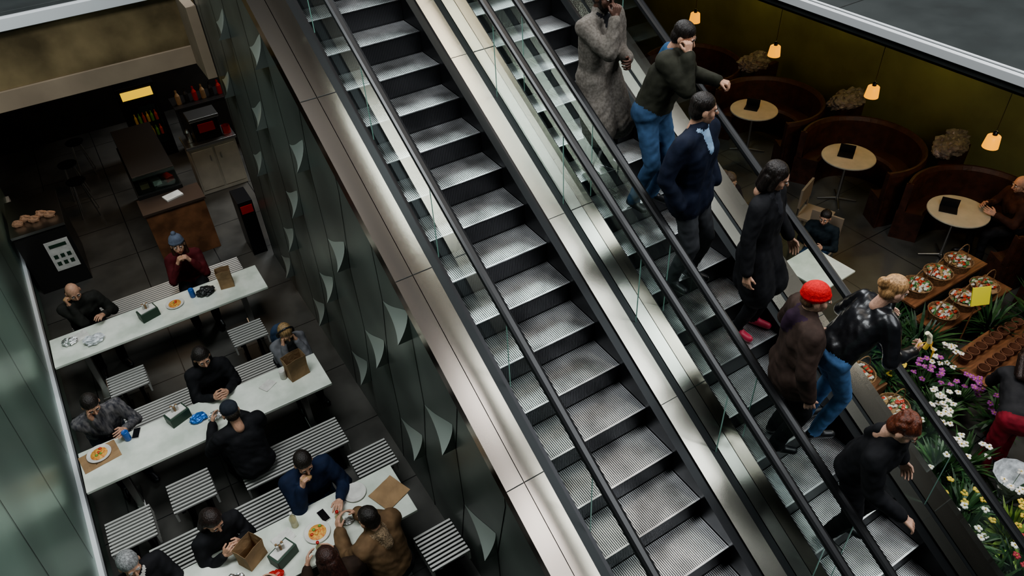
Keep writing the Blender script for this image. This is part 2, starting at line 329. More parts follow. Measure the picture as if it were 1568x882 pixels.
def cladding():
    e=empty("escalator_side_wall",(XC,0,F))
    b=MB(); y0,y1=-5.6,6.83
    zt=lambda y:TAN*y+.10
    b.hexa([(XC,y0,F-.0),(XC+.08,y0,F-.0),(XC+.08,y1,F-.0),(XC,y1,F-.0),(XC,y0,zt(y0)),(XC+.08,y0,zt(y0)),(XC+.08,y1,zt(y1)),(XC,y1,zt(y1))],clad)
    f=MB(); a=V(.93,-1.12); bb=V(.68,.93)
    def seg(p,q):
        n=12
        for i in range(n):
            u=p+(q-p)*i/n; w=p+(q-p)*(i+1)/n; m_=(u+w)/2
            if m_[1]<zt(m_[0])-.03 and m_[1]>F and y0<m_[0]<y1:
                nrm=V(-(w-u)[1],(w-u)[0]); nrm=nrm/np.linalg.norm(nrm)*.005
                f.add([(XC-.004,*(u-nrm)),(XC-.004,*(w-nrm)),(XC-.004,*(w+nrm)),(XC-.004,*(u+nrm))],[(0,1,2,3),(3,2,1,0)],seam)
    for i in range(-8,9):
        for j in range(-8,9):
            B=V(.41,-.24)+a*i+bb*j; A=B+V(.68,-.0)
            if not(y0<B[0]<y1 and F<B[1]<zt(B[0])+1): continue
            seg(A,B+a); seg(A,B+bb)
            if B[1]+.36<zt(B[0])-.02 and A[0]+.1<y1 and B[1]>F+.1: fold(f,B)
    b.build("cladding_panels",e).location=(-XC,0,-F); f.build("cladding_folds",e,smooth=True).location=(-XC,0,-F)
    MB().box((XC+.9,6.86,F+3.2),(1.8,.06,6.4),dark).build("cladding_return",e).location=(-XC,0,-F)
cladding()
# ------------------------------------------------------------ escalators
YA,YB=-5.4,6.6
gf=glass_mat("balustrade_glass",(.84,.91,.88)); gedge=mat("glass_edge_green",(.25,.42,.36),.2)
def escalator(xl,xr,rl,rr,outL,outR,inR,tx0):
    e=empty("escalator",((xl+xr)/2,0,0)); off=(-(xl+xr)/2,0,0)
    st=MB(); n0,n1=int(YA/.4),int(YB/.4)
    for n in range(n0,n1):
        y=.4*n; z=.231*n; w=xr-xl
        st.box(((xl+xr)/2,y+.2,z-.012),(w,.4,.012),riserm)
        st.box(((xl+xr)/2,y+.012,z-.12),(w,.012,.231),riserm)
        k=int(w/.0182)
        for i in range(k):
            x=xl+(i+.5)*w/k
            st.box((x,y+.2,z-.004),(w/k*.58,.40,.011),tread)
            st.add([(x-.003,y+.004,z-.21),(x+.003,y+.004,z-.21),(x+.003,y+.004,z-.02),(x-.003,y+.004,z-.02)],[(0,1,2,3)],riserl)
        st.box(((xl+xr)/2,y+.008,z-.004),(w,.016,.013),tread)
    st.build("steps",e).location=off
    d=MB()
    d.sbox(rl-.03,xl-.003,-.25,.02,YA,YB,blackm); d.sbox(xr+.003,inR[0]-.001,-.25,.10,YA,YB,blackm)
    for (s0,s1) in outL: d.sbox(s0,s1,-.05,.12,YA,YB,bronze)
    for (s0,s1) in outR: d.sbox(s0,s1,-.05,.12,YA,YB,bronze if s1>2 else silver)
    d.sbox(*inR,-.05,.125,YA,YB,plainm)
    d.sbox(inR[1]+.001,rr+.03,-.05,.11,YA,YB,blackm); d.sbox(outL[-1][1]+.001,rl-.031,-.05,.07,YA,YB,blackm)
    d.build("decks",e).location=off
    s_=MB()
    for sp in (outL+outR+[inR]):
        y=YA+.5
        while y<YB: s_.sbox(sp[0]+.002,sp[1]-.002,.118,.1265,y,y+.005,seam); y+=1.8
    s_.build("deck_joints",e).location=off
    MB().sbox(tx0,outR[-1][1]-.03,-1.0,-.30,YA,YB,dark).build("truss",e).location=off
    g=MB(); 
    for x in(rl,rr):
        y=YA
        while y<YB:
            y2=min(y+1.19,YB); g.add([(x,y,TAN*y+.08),(x,y2,TAN*y2+.08),(x,y2,TAN*y2+.93),(x,y,TAN*y+.93)],[(0,3,2,1)],gf)
            g.sbox(x-.004,x+.004,.08,.93,y2,y2+.007,gedge); y+=1.2
    g.build("glass_panels",e).location=off
    h=MB()
    for x in(rl,rr):
        prof=[(-.042,.0),(-.046,.02),(-.038,.042),(-.018,.052),(.018,.052),(.038,.042),(.046,.02),(.042,0),(.02,-.012),(-.02,-.012)]
        vs=[(x+px,y,TAN*y+.94+pz) for y in(YA,YB) for px,pz in prof]; n=len(prof)
        h.add(vs,[(k,(k+1)%n,n+(k+1)%n,n+k) for k in range(n)]+[tuple(range(n))[::-1],tuple(range(n,2*n))],black)
        h.sbox(x-.012,x+.012,.90,.932,YA,YB,blackm)
    h.build("handrails",e).location=off
    return e
escalator(-1.06,0.0,-1.08,.335,[(-1.57,-1.40),(-1.393,-1.20)],[(.37,.50)],(.095,.285),-1.44)
escalator(.70,1.72,.675,1.965,[(.507,.635)],[(2.0,2.26)],(1.82,1.945),.54)
# ------------------------------------------------------------ left wall
def left_wall():
    e=empty("wall_left",(-5.2,4,F)); b=MB()
    xw=lambda y:-5.07-.024*y
    y0,y1=-6,10.8
    gm=mat("green_metal_wall",(.20,.28,.235),.35,.5,.5,.3,det=1)
    b.hexa([(xw(y0)-.2,y0,F),(xw(y0),y0,F),(xw(y1),y1,F),(xw(y1)-.2,y1,F),(xw(y0)-.2,y0,3.5),(xw(y0),y0,3.5),(xw(y1),y1,3.5),(xw(y1)-.2,y1,3.5)],gm)
    for z0,z1,m in((.50,.60,trimw),(.44,.47,seam)):
        b.hexa([(xw(y0),y0,F+z0),(xw(y0)+.05,y0,F+z0),(xw(y1)+.05,y1,F+z0),(xw(y1),y1,F+z0),(xw(y0),y0,F+z1),(xw(y0)+.05,y0,F+z1),(xw(y1)+.05,y1,F+z1),(xw(y1),y1,F+z1)],m)
    for k in range(-3,6):
        A=(k*1.7,-3.2+.6); A2=(k*1.7+1.6,2.4)
        b.add([(xw(A[0])+.004,A[0]-.006,A[1]),(xw(A[0])+.004,A[0]+.006,A[1]),(xw(A2[0])+.004,A2[0]+.006,A2[1]),(xw(A2[0])+.004,A2[0]-.006,A2[1])],[(0,1,2,3)],seam)
    b.build("wall_panels",e).location=(5.2,-4,-F)
left_wall()
# ------------------------------------------------------------ rear-left lintel, slabs, right slab
b=MB(); b.box((-3.6,7.6,.22),(4.3,.16,.28),beige).box((-3.6,7.62,.75),(4.3,.12,.78),bandm).box((-1.62,7.2,.6),(.14,.75,1.06),beige)
b.build("lintel",bevel=.005)
b=MB(); b.box((-3.6,10.8,1.25),(4.4,6.4,.2),slabm).box((-3.6,7.55,1.22),(4.4,.14,.16),trimw); b.build("upper_floor_slab",bevel=.006)
MB().box((-3.6,10.9,.12),(4.2,6.3,.06),dark).build("ceiling_kitchen")
b=MB(); b.box((7.35,3,1.0),(4.7,24,.16),slabm); b.box((4.96,3,1.07),(.07,24,.1),trimw); b.box((5.12,3,1.083),(.04,24,.02),trimw); 
for y in range(-8,15,3): b.box((7.3,y+.4,1.083),(4.6,.012,.01),steel)
b.build("upper_floor_slab",bevel=.006)
MB().box((7.4,3,.88),(4.6,22,.06),dark).build("ceiling_dining")
# ------------------------------------------------------------ furniture
TZ=-2.37
def table(x0,x1,y0,y1):
    b=MB(); z=TZ; H=z-F; b.box(((x0+x1)/2,(y0+y1)/2,z-.02),(x1-x0,y1-y0,.04),marble)
    for x in(x0+.35,x1-.35): b.box((x,(y0+y1)/2,z-.02-H/2),(.08,.10,H-.06),steel).box((x,(y0+y1)/2,F+.03),(.10,y1-y0-.1,.05),steel).box((x,(y0+y1)/2,z-.06),(.06,y1-y0-.12,.04),steel)
    b.box(((x0+x1)/2,(y0+y1)/2,z-.075),(x1-x0-.5,.06,.05),steel)
    b.build("long_dining_table",bevel=.006,loc=((x0+x1)/2,(y0+y1)/2,F))
table(-5.03,-2.08,4.82,5.46); table(-4.98,-2.01,2.42,3.08); table(-4.75,-1.93,.12,.84)
def bench(cx,cy,w,d,name="slatted_bench"):
    b=MB(); z=F+.52; n=max(7,int(d/.05))
    for i in range(n):
        y=cy-d/2+(i+.5)*d/n; b.box((cx,y,z-.01),(w,.026,.022),plank)
        for s in(-1,1): b.box((cx+s*(w/2-.011),y,z-.09),(.022,.026,.16),plank)
    for s in(-1,1):
        b.box((cx+s*(w/2-.1),cy,z-.035),(.04,d,.03),blackm); b.box((cx+s*(w/2-.14),cy,F+.24),(.05,.06,.48),blackm); b.box((cx+s*(w/2-.14),cy,F+.012),(.07,d*.8,.024),blackm)
    b.box((cx,cy,z-.03),(w-.1,d*.9,.008),blackm)
    b.build(name,loc=(cx,cy,F))
bench(-2.78,2.0,1.30,.5); bench(-4.0,2.15,.50,.48,"slatted_stool"); bench(-4.72,2.0,.50,.5,"slatted_stool")
bench(-2.6,4.5,.5,.44,"slatted_stool"); bench(-4.3,4.5,.5,.44,"slatted_stool"); bench(-1.99,1.34,.5,.46,"slatted_stool"); bench(-1.83,-.15,.46,.5,"slatted_stool")
bench(-3.5,6.2,2.6,.5); bench(-3.4,3.65,2.7,.5); bench(-3.6,1.38,2.0,.46); bench(-3.2,-.4,1.9,.5)
def round_table(x,y,r=.46):
    b=MB(); z=TZ; H=z-F; b.lathe((x,y,z),[(0,-.03),(r-.01,-.03),(r,-.015),(r-.005,0),(0,0)],cream,36)
    b.lathe((x,y,F),[(.035,.03),(.028,.1),(.028,H-.07),(.08,H-.03)],steel,14)
    for k in range(4):
        a=math.pi/4+k*math.pi/2; b.tube((x,y,F+.06),(x+.34*math.cos(a),y+.34*math.sin(a),F+.02),.022,steel,.015)
    b.build("round_bistro_table",loc=(x,y,F),smooth=False)
for y in(4.55,2.3,.2): round_table(7.72,y)
b=MB(); b.box((4.8,.49,TZ-.015),(.74,.76,.03),marble,rz=3); b.lathe((4.8,.49,F),[(.2,0),(.2,.02),(.035,.04),(.03,.9)],steel,16); b.build("square_cafe_table",bevel=.004,loc=(4.8,.49,F))
def booth(y):
    b=MB(); c=(8.05,y,F)
    b.lathe(c,[(.66,0),(.66,.42),(.70,.46),(.95,.46),(.98,.86),(1.01,.92),(1.05,.92),(1.07,.86),(1.07,0)],boothm,30,a0=-118,a1=118)
    for a in(-118,118):
        ar=math.radians(a); b.box((8.05+.875*math.cos(ar),y+.875*math.sin(ar),F+.23),(.43,.03,.46),boothm,rz=a)
        b.box((8.05+1.02*math.cos(ar),y+1.02*math.sin(ar),F+.46),(.11,.03,.9),boothm,rz=a)
    b.build("curved_booth",loc=(8.05,y,F),zs=1.18,smooth=False)
for y in(6.7,4.5,2.3,.1,-2.1): booth(y)
tb=mat("tan_plastic_bags",(.17,.15,.14),.35,0,10,.4,.5,14)
for y in(5.6,3.4,1.22):
    b=MB()
    for k in range(9): b.ell((8.92+rng.uniform(-.32,.32),y+rng.uniform(-.1,.1),F+1.19+rng.uniform(0,.1)),(.2,.15,.12),tb,22,14,.5)
    b.box((9.1,y,F+.55),(.7,.1,1.1),boothm)
    b.build("plastic_bag_pile",smooth=False,loc=(8.95,y,F))
for y in(8.8,6.6,4.45,2.3,.2):
    b=MB(); z=-1.28; b.lathe((7.88,y,z),[(.115,0),(.108,.07),(.095,.18),(.085,.19),(.02,.20)],lampm,20); b.lathe((7.88,y,z+.20),[(.035,0),(.035,.06),(.006,.07)],black,10); b.tube((7.88,y,z+.26),(7.88,y,.86),.005,black)
    b.build("pendant_lamp",loc=(7.88,y,z),smooth=True)
    l=bpy.data.lights.new("pendant_bulb",'POINT'); l.energy=6.5; l.color=(1,.66,.28); l.shadow_soft_size=.06; o=bpy.data.objects.new("pendant_bulb",l); o.location=(7.88,y,z-.08); bpy.context.collection.objects.link(o)
    l=bpy.data.lights.new("wall_glow_fill",'POINT'); l.energy=14; l.color=(1,.80,.30); l.shadow_soft_size=.08; o=bpy.data.objects.new("wall_glow_fill",l); o.location=(9.15,y-.3,z+.85); bpy.context.collection.objects.link(o)  # added point light, no fixture, stands in for pendant glow on the wall
def chair(x,y,rz):
    b=MB(); m=mat("pale_chair_wood",(.25,.2,.15),.5); R=rotz(rz); q=lambda *p: tuple(R@V(*p)+V(x,y,F))
    b.box(q(0,0,.45),(.42,.42,.03),m,rz=rz); b.box(q(0,-.2,.75),(.42,.03,.3),m,rz=rz)
    for sx in(-.18,.18):
        b.tube(q(sx,.18,0),q(sx,.18,.44),.015,steel); b.tube(q(sx,-.2,0),q(sx,-.2,.85),.015,steel)
    b.build("dining_chair",loc=(x,y,F),sc=1.18)
chair(6.35,1.75,200); chair(5.62,1.12,110); chair(4.1,1.2,-60)
def laptop(x,y,rz):
    b=MB(); b.box((x,y,TZ+.012),(.26,.18,.018),blackm,rz=rz); M=rotz(rz)@V(0,.1,.07); b.box((x+M[0],y+M[1],TZ+.02+M[2]),(.26,.01,.15),blackm,rz=rz); b.build("tablet_on_stand",loc=(x,y,TZ))
laptop(7.7,4.6,-60); laptop(7.7,2.35,-60); laptop(7.6,.3,-60)
# ------------------------------------------------------------ kitchen bar (rear left)
b=MB()
b.box((-2.75,7.95,F+.45),(.98,.5,.9),wood); b.box((-2.75,7.95,F+.92),(1.04,.56,.04),mat("dark_counter_top",(.06,.04,.03),.3))
b.box((-2.85,9.25,F+.5),(.75,2.1,1.0),mat("dark_case",(.03,.028,.027),.3,.4)); b.box((-2.85,9.25,F+1.3),(.7,2.0,.02),mat("dark_case",()))
gg=glass_mat("case_glass",(.7,.78,.75)); b.box((-3.2,9.25,F+1.15),(.01,2.0,.3),gg); b.box((-2.85,8.25,F+1.15),(.7,.01,.3),gg)
b.box((-2.7,8.0,F+.95),(.3,.2,.03),whitep,rz=15)
for k in range(9): b.box((-2.85+.2*((k%3)-1),8.5+.6*(k//3),F+1.04),(.14,.2,.08),[kraft,whitep,redm][k%3],rz=10*k)
b.build("bar_counter",bevel=.006,loc=(-2.8,8.5,F),zs=1.15)
b=MB(); wc=mat("cream_cabinet",(.50,.46,.38),.5,0,3,.1); b.box((-1.62,9.9,F+.44),(.9,.55,.88),wc); b.box((-1.62,9.9,F+.9),(.96,.6,.05),steel)
for x in(-1.84,-1.4): b.box((x,9.615,F+.45),(.40,.015,.74),wc); b.box((x+(.12 if x<-1.6 else -.12),9.6,F+.65),(.02,.02,.1),steel)
b.build("kitchen_cabinet",bevel=.005,loc=(-1.62,9.9,F),zs=1.15)
b=MB(); b.box((-1.6,9.95,F+1.27),(.5,.4,.4),blackm); b.box((-1.6,9.73,F+1.32),(.3,.02,.18),redm); b.lathe((-1.95,9.85,F+1.07),[(.06,0),(.06,.2),(.03,.25)],steel,12); b.lathe((-1.25,9.8,F+1.07),[(.08,0),(.08,.15)],redm,12)
b.box((-1.6,9.95,F+1.5),(.56,.45,.06),steel); b.build("espresso_machine",bevel=.008,loc=(-1.6,9.95,F+1.07))
b=MB(); dcs=mat("dark_case",()); b.box((-1.05,11.6,F+.55),(1.6,.6,1.1),dcs); b.box((-1.05,11.6,F+1.12),(1.7,.65,.04),dcs)
for k in range(9): b.lathe((-1.75+.17*k,11.5,F+1.14),[(.05,0),(.05,.18),(.02,.24),(.02,.3)],[kraft,dcs,redm][k%3],10)
b.build("back_counter",bevel=.005,loc=(-1.05,11.6,F))
b=MB(); b.box((-2.45,12.0,F+.75),(.75,.5,1.5),blackm); b.box((-2.45,11.73,F+1.35),(.6,.02,.16),mat("yellow_menu_light",(.8,.6,.1),.5,emit=(1,.62,.03),es=.8)); b.box((-2.45,11.73,F+.7),(.6,.02,.8),gg)
for k in range(12): b.lathe((-2.65+.08*(k%6),11.68,F+.5+.3*(k//6)),[(.03,0),(.03,.12),(.012,.16),(.012,.2)],mat("bottle_%d"%(k%3),[(.5,.3,.02),(.1,.25,.03),(.4,.05,.02)][k%3],.3),8)
b.build("drinks_fridge",bevel=.005,loc=(-2.45,12.0,F),zs=1.1)
b=MB(); b.box((-4.8,8.7,F+.5),(.78,1.2,1.0),dcs); b.box((-4.8,8.7,F+1.02),(.8,1.25,.04),steel); b.box((-4.65,8.09,F+.55),(.36,.012,.5),whitep); b.box((-4.65,8.08,F+.72),(.26,.008,.05),greenbox)
for k in range(6): b.box((-4.75+.1*(k%3),8.08,F+.42+.12*(k//3)),(.06,.008,.06),greenbox)
for k in range(5): b.ell((-5.05+.12*k,8.4+.1*(k%2),F+1.08),(.09,.07,.05),mat("bread_roll",(.35,.2,.12),.7),12,8,.4)
b.build("service_counter",bevel=.005,loc=(-4.8,8.7,F),zs=1.15)
for (x,y) in((-4.1,10.3),(-4.15,11.1),(-3.9,12)):
    b=MB(); b.lathe((x,y,F+.72),[(0,0),(.17,0),(.18,.03),(0,.04)],blackm,18)
    for k in range(4):
        a=k*math.pi/2+.7; b.tube((x+.1*math.cos(a),y+.1*math.sin(a),F+.72),(x+.22*math.cos(a),y+.22*math.sin(a),F),.012,steel)
    b.build("bar_stool",loc=(x,y,F))
b=MB(); b.box((-1.72,7.3,F+.55),(.25,.5,1.1),blackm); b.box((-1.72,7.04,F+.95),(.2,.02,.15),redm); b.build("snack_stand",bevel=.005,loc=(-1.72,7.3,F))
# ------------------------------------------------------------ table-top things
def paper_bag(x,y,w=.2,d=.13,h=.26,rz=0,m=kraft):
    b=MB(); R=rotz(rz); pts=[]
    for k,(zz,g) in enumerate([(0,1),(h*.5,.96),(h,1.04)]):
        for sx,sy in((-1,-1),(0,-1.0),(1,-1),(1,0),(1,1),(0,1.0),(-1,1),(-1,0)):
            gg_=g*(.86 if (sx==0 or sy==0) and k==1 else 1); pts.append(tuple(R@V(sx*w/2*gg_,sy*d/2*gg_,zz+(.015*((sx+sy)%2) if k==2 else 0))+V(x,y,TZ+.001)))
    fs=[(0,7,6,5,4,3,2,1)]
    for k in range(2):
        for i in range(8): fs.append((k*8+i,k*8+(i+1)%8,(k+1)*8+(i+1)%8,(k+1)*8+i))
    b.add(pts,fs,m); o=b.build("paper_bag",loc=(x,y,TZ)); s=o.modifiers.new("s",'SOLIDIFY'); s.thickness=.003; return o
paper_bag(-2.32,2.82,.26,.17,.32,10); paper_bag(-2.58,5.2,.2,.14,.3,-10); paper_bag(-3.62,.55,.24,.18,.26,30)
def plate(x,y,food=True,r=.12):
    b=MB(); b.lathe((x,y,TZ+.001),[(0,.002),(r*.6,.002),(r,.02),(r*.98,.024),(r*.6,.008),(0,.008)],whitep,28)
    if food:
        fmz=mat("pizza_food",(.55,.14,.03),.6,0,40,.3,col2=(.7,.45,.1))
        b.lathe((x,y,TZ+.01),[(0,.022),(r*.45,.02),(r*.68,.008),(r*.68,0)],fmz,16)
        for k in range(7): a=rng.uniform(0,6.28);rr=rng.uniform(0,r*.5); b.ell((x+rr*math.cos(a),y+rr*math.sin(a),TZ+.035),(.02,.018,.012),[fmz,mat("tomato",(.5,.05,.02),.4),mat("lettuce",(.15,.3,.05),.5)][k%3],8,6)
    b.build("plate_of_food" if food else "paper_plate",loc=(x,y,TZ))
plate(-4.76,2.92,True,.14); plate(-2.95,.46,True,.14); plate(-2.42,.70,False,.13); plate(-3.35,5.22,True,.13)
def sheet(name,x,y,w,d,rz,m,z=.002):
    b=MB(); n=6; R=rotz(rz); pts=[];fs=[]
    for i in range(n+1):
        for j in range(n+1):
            u=i/n-.5;v=j/n-.5; zz=z+.018*max(0,noise.noise(Vector((u*3+x,v*3+y,0))))+.05*max(0,abs(u)-.42)
            pts.append(tuple(R@V(u*w,v*d,zz)+V(x,y,TZ)))
    for i in range(n):
        for j in range(n): a=i*(n+1)+j; fs.append((a,a+n+1,a+n+2,a+1))
    b.add(pts,fs,m); o=b.build(name,smooth=False,loc=(x,y,TZ)); s=o.modifiers.new("s",'SOLIDIFY'); s.thickness=.002
sheet("kraft_tray_liner",-4.76,2.88,.42,.3,8,kraft,.0); sheet("kraft_wrapper",-2.1,.48,.34,.32,20,kraft,.01); sheet("food_wrapper",-3.28,.6,.22,.16,15,whitep); sheet("food_wrapper",-2.72,2.85,.18,.14,30,whitep,.006)
sheet("napkin",-4.65,5.3,.22,.2,10,whitep); sheet("napkin",-3.75,.25,.2,.16,-20,whitep); sheet("napkin",-2.62,.64,.14,.12,40,whitep)
def bottle(x,y,m,capm,h=.2,r=.032): MB().lathe((x,y,TZ),[(0,0),(r,0),(r,h*.6),(r*.4,h*.8),(r*.4,h*.92)],m,16).lathe((x,y,TZ+h*.92),[(r*.45,0),(r*.45,h*.08),(0,h*.08)],capm,12).build("drink_bottle",loc=(x,y,TZ),smooth=True)
amber=mat("pale_juice",(.55,.5,.3),.15)
bottle(-2.7,.42,amber,redm,.24,.038); bottle(-3.12,.68,amber,whitep,.24,.038); bottle(-3.0,.22,amber,redm,.2,.036)
def can(x,y,m): MB().lathe((x,y,TZ),[(0,0),(.033,0),(.04,.01),(.04,.135),(.033,.148),(.03,.142),(0,.142)],m,18).build("drink_can",loc=(x,y,TZ),smooth=True)
can(-4.42,2.96,bluem); can(-2.5,2.86,whitep); can(-3.08,5.24,bluem)
def phone(x,y,rz): MB().box((x,y,TZ+.006),(.085,.17,.009),whitep,rz=rz).box((x,y,TZ+.0115),(.078,.16,.002),phone_m,rz=rz).build("smartphone",loc=(x,y,TZ),bevel=.003)
phone(-4.32,3.0,-20); phone(-2.82,.62,10)
def napkins(x,y,rz):
    b=MB(); b.box((x,y,TZ+.07),(.26,.16,.14),greenbox,rz=rz).box((x,y,TZ+.125),(.22,.12,.06),whitep,rz=rz)
    for k in range(6): b.lathe((x+.03*(k%3)-.03,y+.03*(k//3),TZ+.13),[(.012,0),(.014,.1),(0,.11)],[whitep,kraft][k%2],8)
    b.build("condiment_caddy",bevel=.004,loc=(x,y,TZ))
napkins(-3.82,2.93,20); napkins(-3.72,5.15,15); napkins(-3.34,.38,25)
def crumple(name,x,y,r,m): 
    b=MB(); b.ell((x,y,TZ+r*.38),(r,r*.7,r*.4),m,30,20,.35); b.ell((x+r*.5,y+r*.3,TZ+r*.25),(r*.5,r*.45,r*.3),m,20,12,.45); b.build(name,loc=(x,y,TZ))
crumple("foil_wrap",-4.78,5.22,.10,foil); crumple("plastic_bag",-4.48,5.05,.13,plastic); crumple("foil_wrap",-3.88,.36,.12,foil); crumple("chips_bag",-3.62,2.78,.10,mat("blue_foil",(.05,.2,.6),.3,.5,6,.3,.5,20)); crumple("foil_wrap",-3.43,2.70,.09,foil)
crumple("black_purse",-2.90,5.2,.13,mat("black_leather",(.015,.015,.016),.35)); crumple("plastic_bag",-3.3,3.0,.07,plastic); crumple("foil_wrap",-2.62,.4,.06,foil); crumple("red_wrapper",-3.5,.2,.09,redm)
# ------------------------------------------------------------ people on the escalator
def stepz(y): return .231*math.floor(y/.4)
c=cloth
tweed=mat("cloth_tweed",(.12,.105,.09),.9,0,45,.0,.12,40,col2=(.19,.17,.15),spec=.2,det=3)
denim=c("denim",(.045,.09,.17)); black_c=c("black",(.012,.012,.014)); navy=c("navy",(.010,.014,.030)); grey_p=c("grey",(.06,.062,.068)); darkbrown=c("brown",(.055,.035,.028))
leather=mat("black_leather_jacket",(.012,.012,.014),.3,0,10,.2,.12,20)
person("man_in_grey_overcoat",(.98,.92,stepz(.92)),-80,tweed,black_c,'short+beard',skin=2,sc=1.13,skirt=1.0,wr=(.05,.2,1.47),wl=(-.08,.24,1.12),hands=('grip','grip'),palm=((-.3,-1,.2),(1,-.2,0)),shirt=black_c,bulk=.02,hp=-10)
person("man_in_hooded_jacket",(1.18,.42,stepz(.42)),-75,c("olive_jacket",(.030,.030,.021)),denim,'short',skin=0,sc=1.12,P=(-.08,0,.93),N=(-.22,.12,1.39),wr=(-.13,.27,1.44),wl=(-.66,.27,1.05),hands=('grip','grip'),palm=((-.2,-1,0),(0,0,-1)),hood=c("blue_hood",(.03,.08,.16)),hp=-25,hy=15,bulk=.03,feet=((.1,0,.09),(-.1,.06,.09)))
person("man_in_navy_jacket",(1.06,-.38,stepz(-.38)),-75,navy,grey_p,'short',skin=0,sc=1.17,wr=(.25,.08,.93),wl=(-.25,.08,.93),hands=(None,None),collar=1,shirt=c("light_blue_shirt",(.25,.36,.5)),hy=45,hp=-8,bulk=.022,skirt=.2,shoe=(.02,.018,.016))
person("woman_in_black_coat",(1.49,-.92,stepz(-.92)),-75,black_c,black_c,'bob',skin=0,sc=1.12,wr=(.31,.08,.88),wl=(-.31,.12,.92),hands=('relax','relax'),hy=25,hp=-22,skirt=.85,slim=.9,bulk=.018,shirt=c("charcoal_shirt",(.03,.03,.035)),collar=1,shoe=(.35,.02,.05),sole=redm)
person("man_in_red_beanie",(.99,-1.90,stepz(-1.90)),-35,darkbrown,black_c,'beanie',haircol=(.10,.05,.025),skin=3,sc=1.12,hat=mat("red_knit",(.62,.012,.012),.8,0,60,.2,.3,90),hood=c("purple_hood",(.035,.018,.035)),wr=(.28,.06,.88),wl=(-.28,.22,1.05),hy=-5,hp=-5,bulk=.03,skirt=.25)
person("woman_in_leather_jacket",(1.38,-1.98,stepz(-1.98)),-20,leather,mat("cloth_light_denim",(.09,.20,.40),.8,0,8,.3,.12,30),'bun',haircol=(.42,.24,.11),skin=3,sc=1.12,P=(0,0,.93),N=(0,.32,1.34),wr=(.22,.52,1.02),wl=(-.20,.46,1.10),hands=('grip','relax'),hy=-10,hp=-20,slim=.92,bulk=.016)
person("woman_with_auburn_hair",(.98,-2.72,stepz(-2.72)),-80,black_c,black_c,'short+curly',haircol=(.10,.025,.010),skin=3,sc=1.12,N=(.08,.16,1.42),wr=(.20,.42,.94),wl=(-.26,.2,.95),hands=('relax','relax'),palm=((0,0,-1),None),hy=10,hp=-30,hood=black_c,slim=.95,bulk=.026)
b=MB(); ban=mat("banana_peel",(.8,.55,.10),.5); bf=mat("banana_flesh",(.8,.72,.5),.6)
pp=[V(1.93,-2.46,.02),V(1.94,-2.47,.09),V(1.93,-2.46,.16),V(1.90,-2.44,.20)]
for i in range(3): b.tube(pp[i],pp[i+1],.021,bf if i>0 else ban,.019)
for a in(0,2.1,4.2):
    d=V(math.cos(a),math.sin(a),0); b.add([pp[1]+d*.02,pp[1]+d*.07+V(0,0,-.03),pp[1]+d*.09+V(0,0,-.14),pp[1]+d*.065+V(-d[1]*.03,d[0]*.03,-.04)],[(0,1,2,3),(3,2,1,0)],ban)
b.build("banana",loc=tuple(pp[0]))
# ------------------------------------------------------------ people in the food court
def sitter(name,x,y,face,top,**k):
    k.setdefault('sc',1.2); return person(name,(x,y,F),face,top,k.pop('pants',black_c),sit=True,**k)
eat=dict(wr=(.085,.30,.99),wl=(-.085,.30,.99),hands=('grip','grip'),palm=((-1,-.1,.2),(1,-.1,.2)),food=1)          # sandwich in both hands
eat1=dict(wr=(.10,.27,1.0),wl=(-.16,.44,.83),hands=('grip','relax'),palm=((-1,-.2,.2),(.3,0,-1)),food=1)             # one hand to the mouth
phone_p=dict(wr=(.09,.38,.86),wl=(-.09,.38,.86),hands=('grip','grip'),palm=((-1,0,.4),(1,0,.4)))
sitter("woman_in_knit_hat",-2.97,6.12,-95,c("burgundy",(.09,.012,.015)),hair='beanie+pom+long',haircol=(.06,.03,.015),hat=c("grey_blue_knit",(.12,.14,.19)),slim=.9,**eat)
sitter("bald_man",-4.55,6.0,-80,c("dark_olive",(.02,.02,.017)),hair='bald',skin=1,hp=-25,N=(0,.2,1.0),**eat1)
sitter("child_with_headphones",-2.27,3.56,-85,c("grey_marl",(.13,.13,.14)),hair='short+phones',haircol=(.30,.19,.09),hp=-35,N=(0,.2,.98),slim=.9,sc=1.12,extra=c("blue_backpack",(.03,.05,.09)),**eat)
sitter("woman_in_black_top",-3.32,3.48,-85,black_c,hair='long',hp=-22,slim=.9,wr=(.08,.42,.84),wl=(-.08,.42,.84),skin=0)
sitter("man_in_flat_cap",-3.22,1.98,100,black_c,hair='cap',haircol=(.02,.015,.01),hat=c("charcoal_cap",(.025,.03,.04)),hp=-20,bulk=.025,wr=(.1,.45,.84),wl=(-.16,.45,.86))
plaid=mat("cloth_plaid",(.03,.03,.04),.85,0,30,.0,.1,50,col2=(.16,.15,.15),stretch=(1,1,.2))
sitter("man_in_plaid_shirt",-4.68,3.6,-80,plaid,hair='short',hp=-30,N=(0,.22,1.0),wr=(.05,.3,1.0),wl=(-.15,.45,.82),pants=c("dark_jean",(.02,.03,.05)))
sitter("man_in_blue_hoodie",-2.80,1.2,-88,c("navy_hoodie",(.010,.018,.045)),hair='short',hp=-25,hood=c("navy_hoodie",()),bulk=.025,pants=denim,**eat1)
sitter("man_in_fur_hood_parka",-2.40,-.2,115,c("tan_parka",(.14,.085,.045)),hair='short',hood=mat("cloth_fur",(.26,.18,.11),.95,0,50,.4,1,60),hp=-15,bulk=.035,wr=(.12,.45,.88),wl=(-.12,.45,.88))
sitter("woman_in_dark_sweater",-3.92,1.14,-70,black_c,hair='long',haircol=(.02,.01,.008),hp=-28,N=(0,.2,1.0),slim=.9,**phone_p)
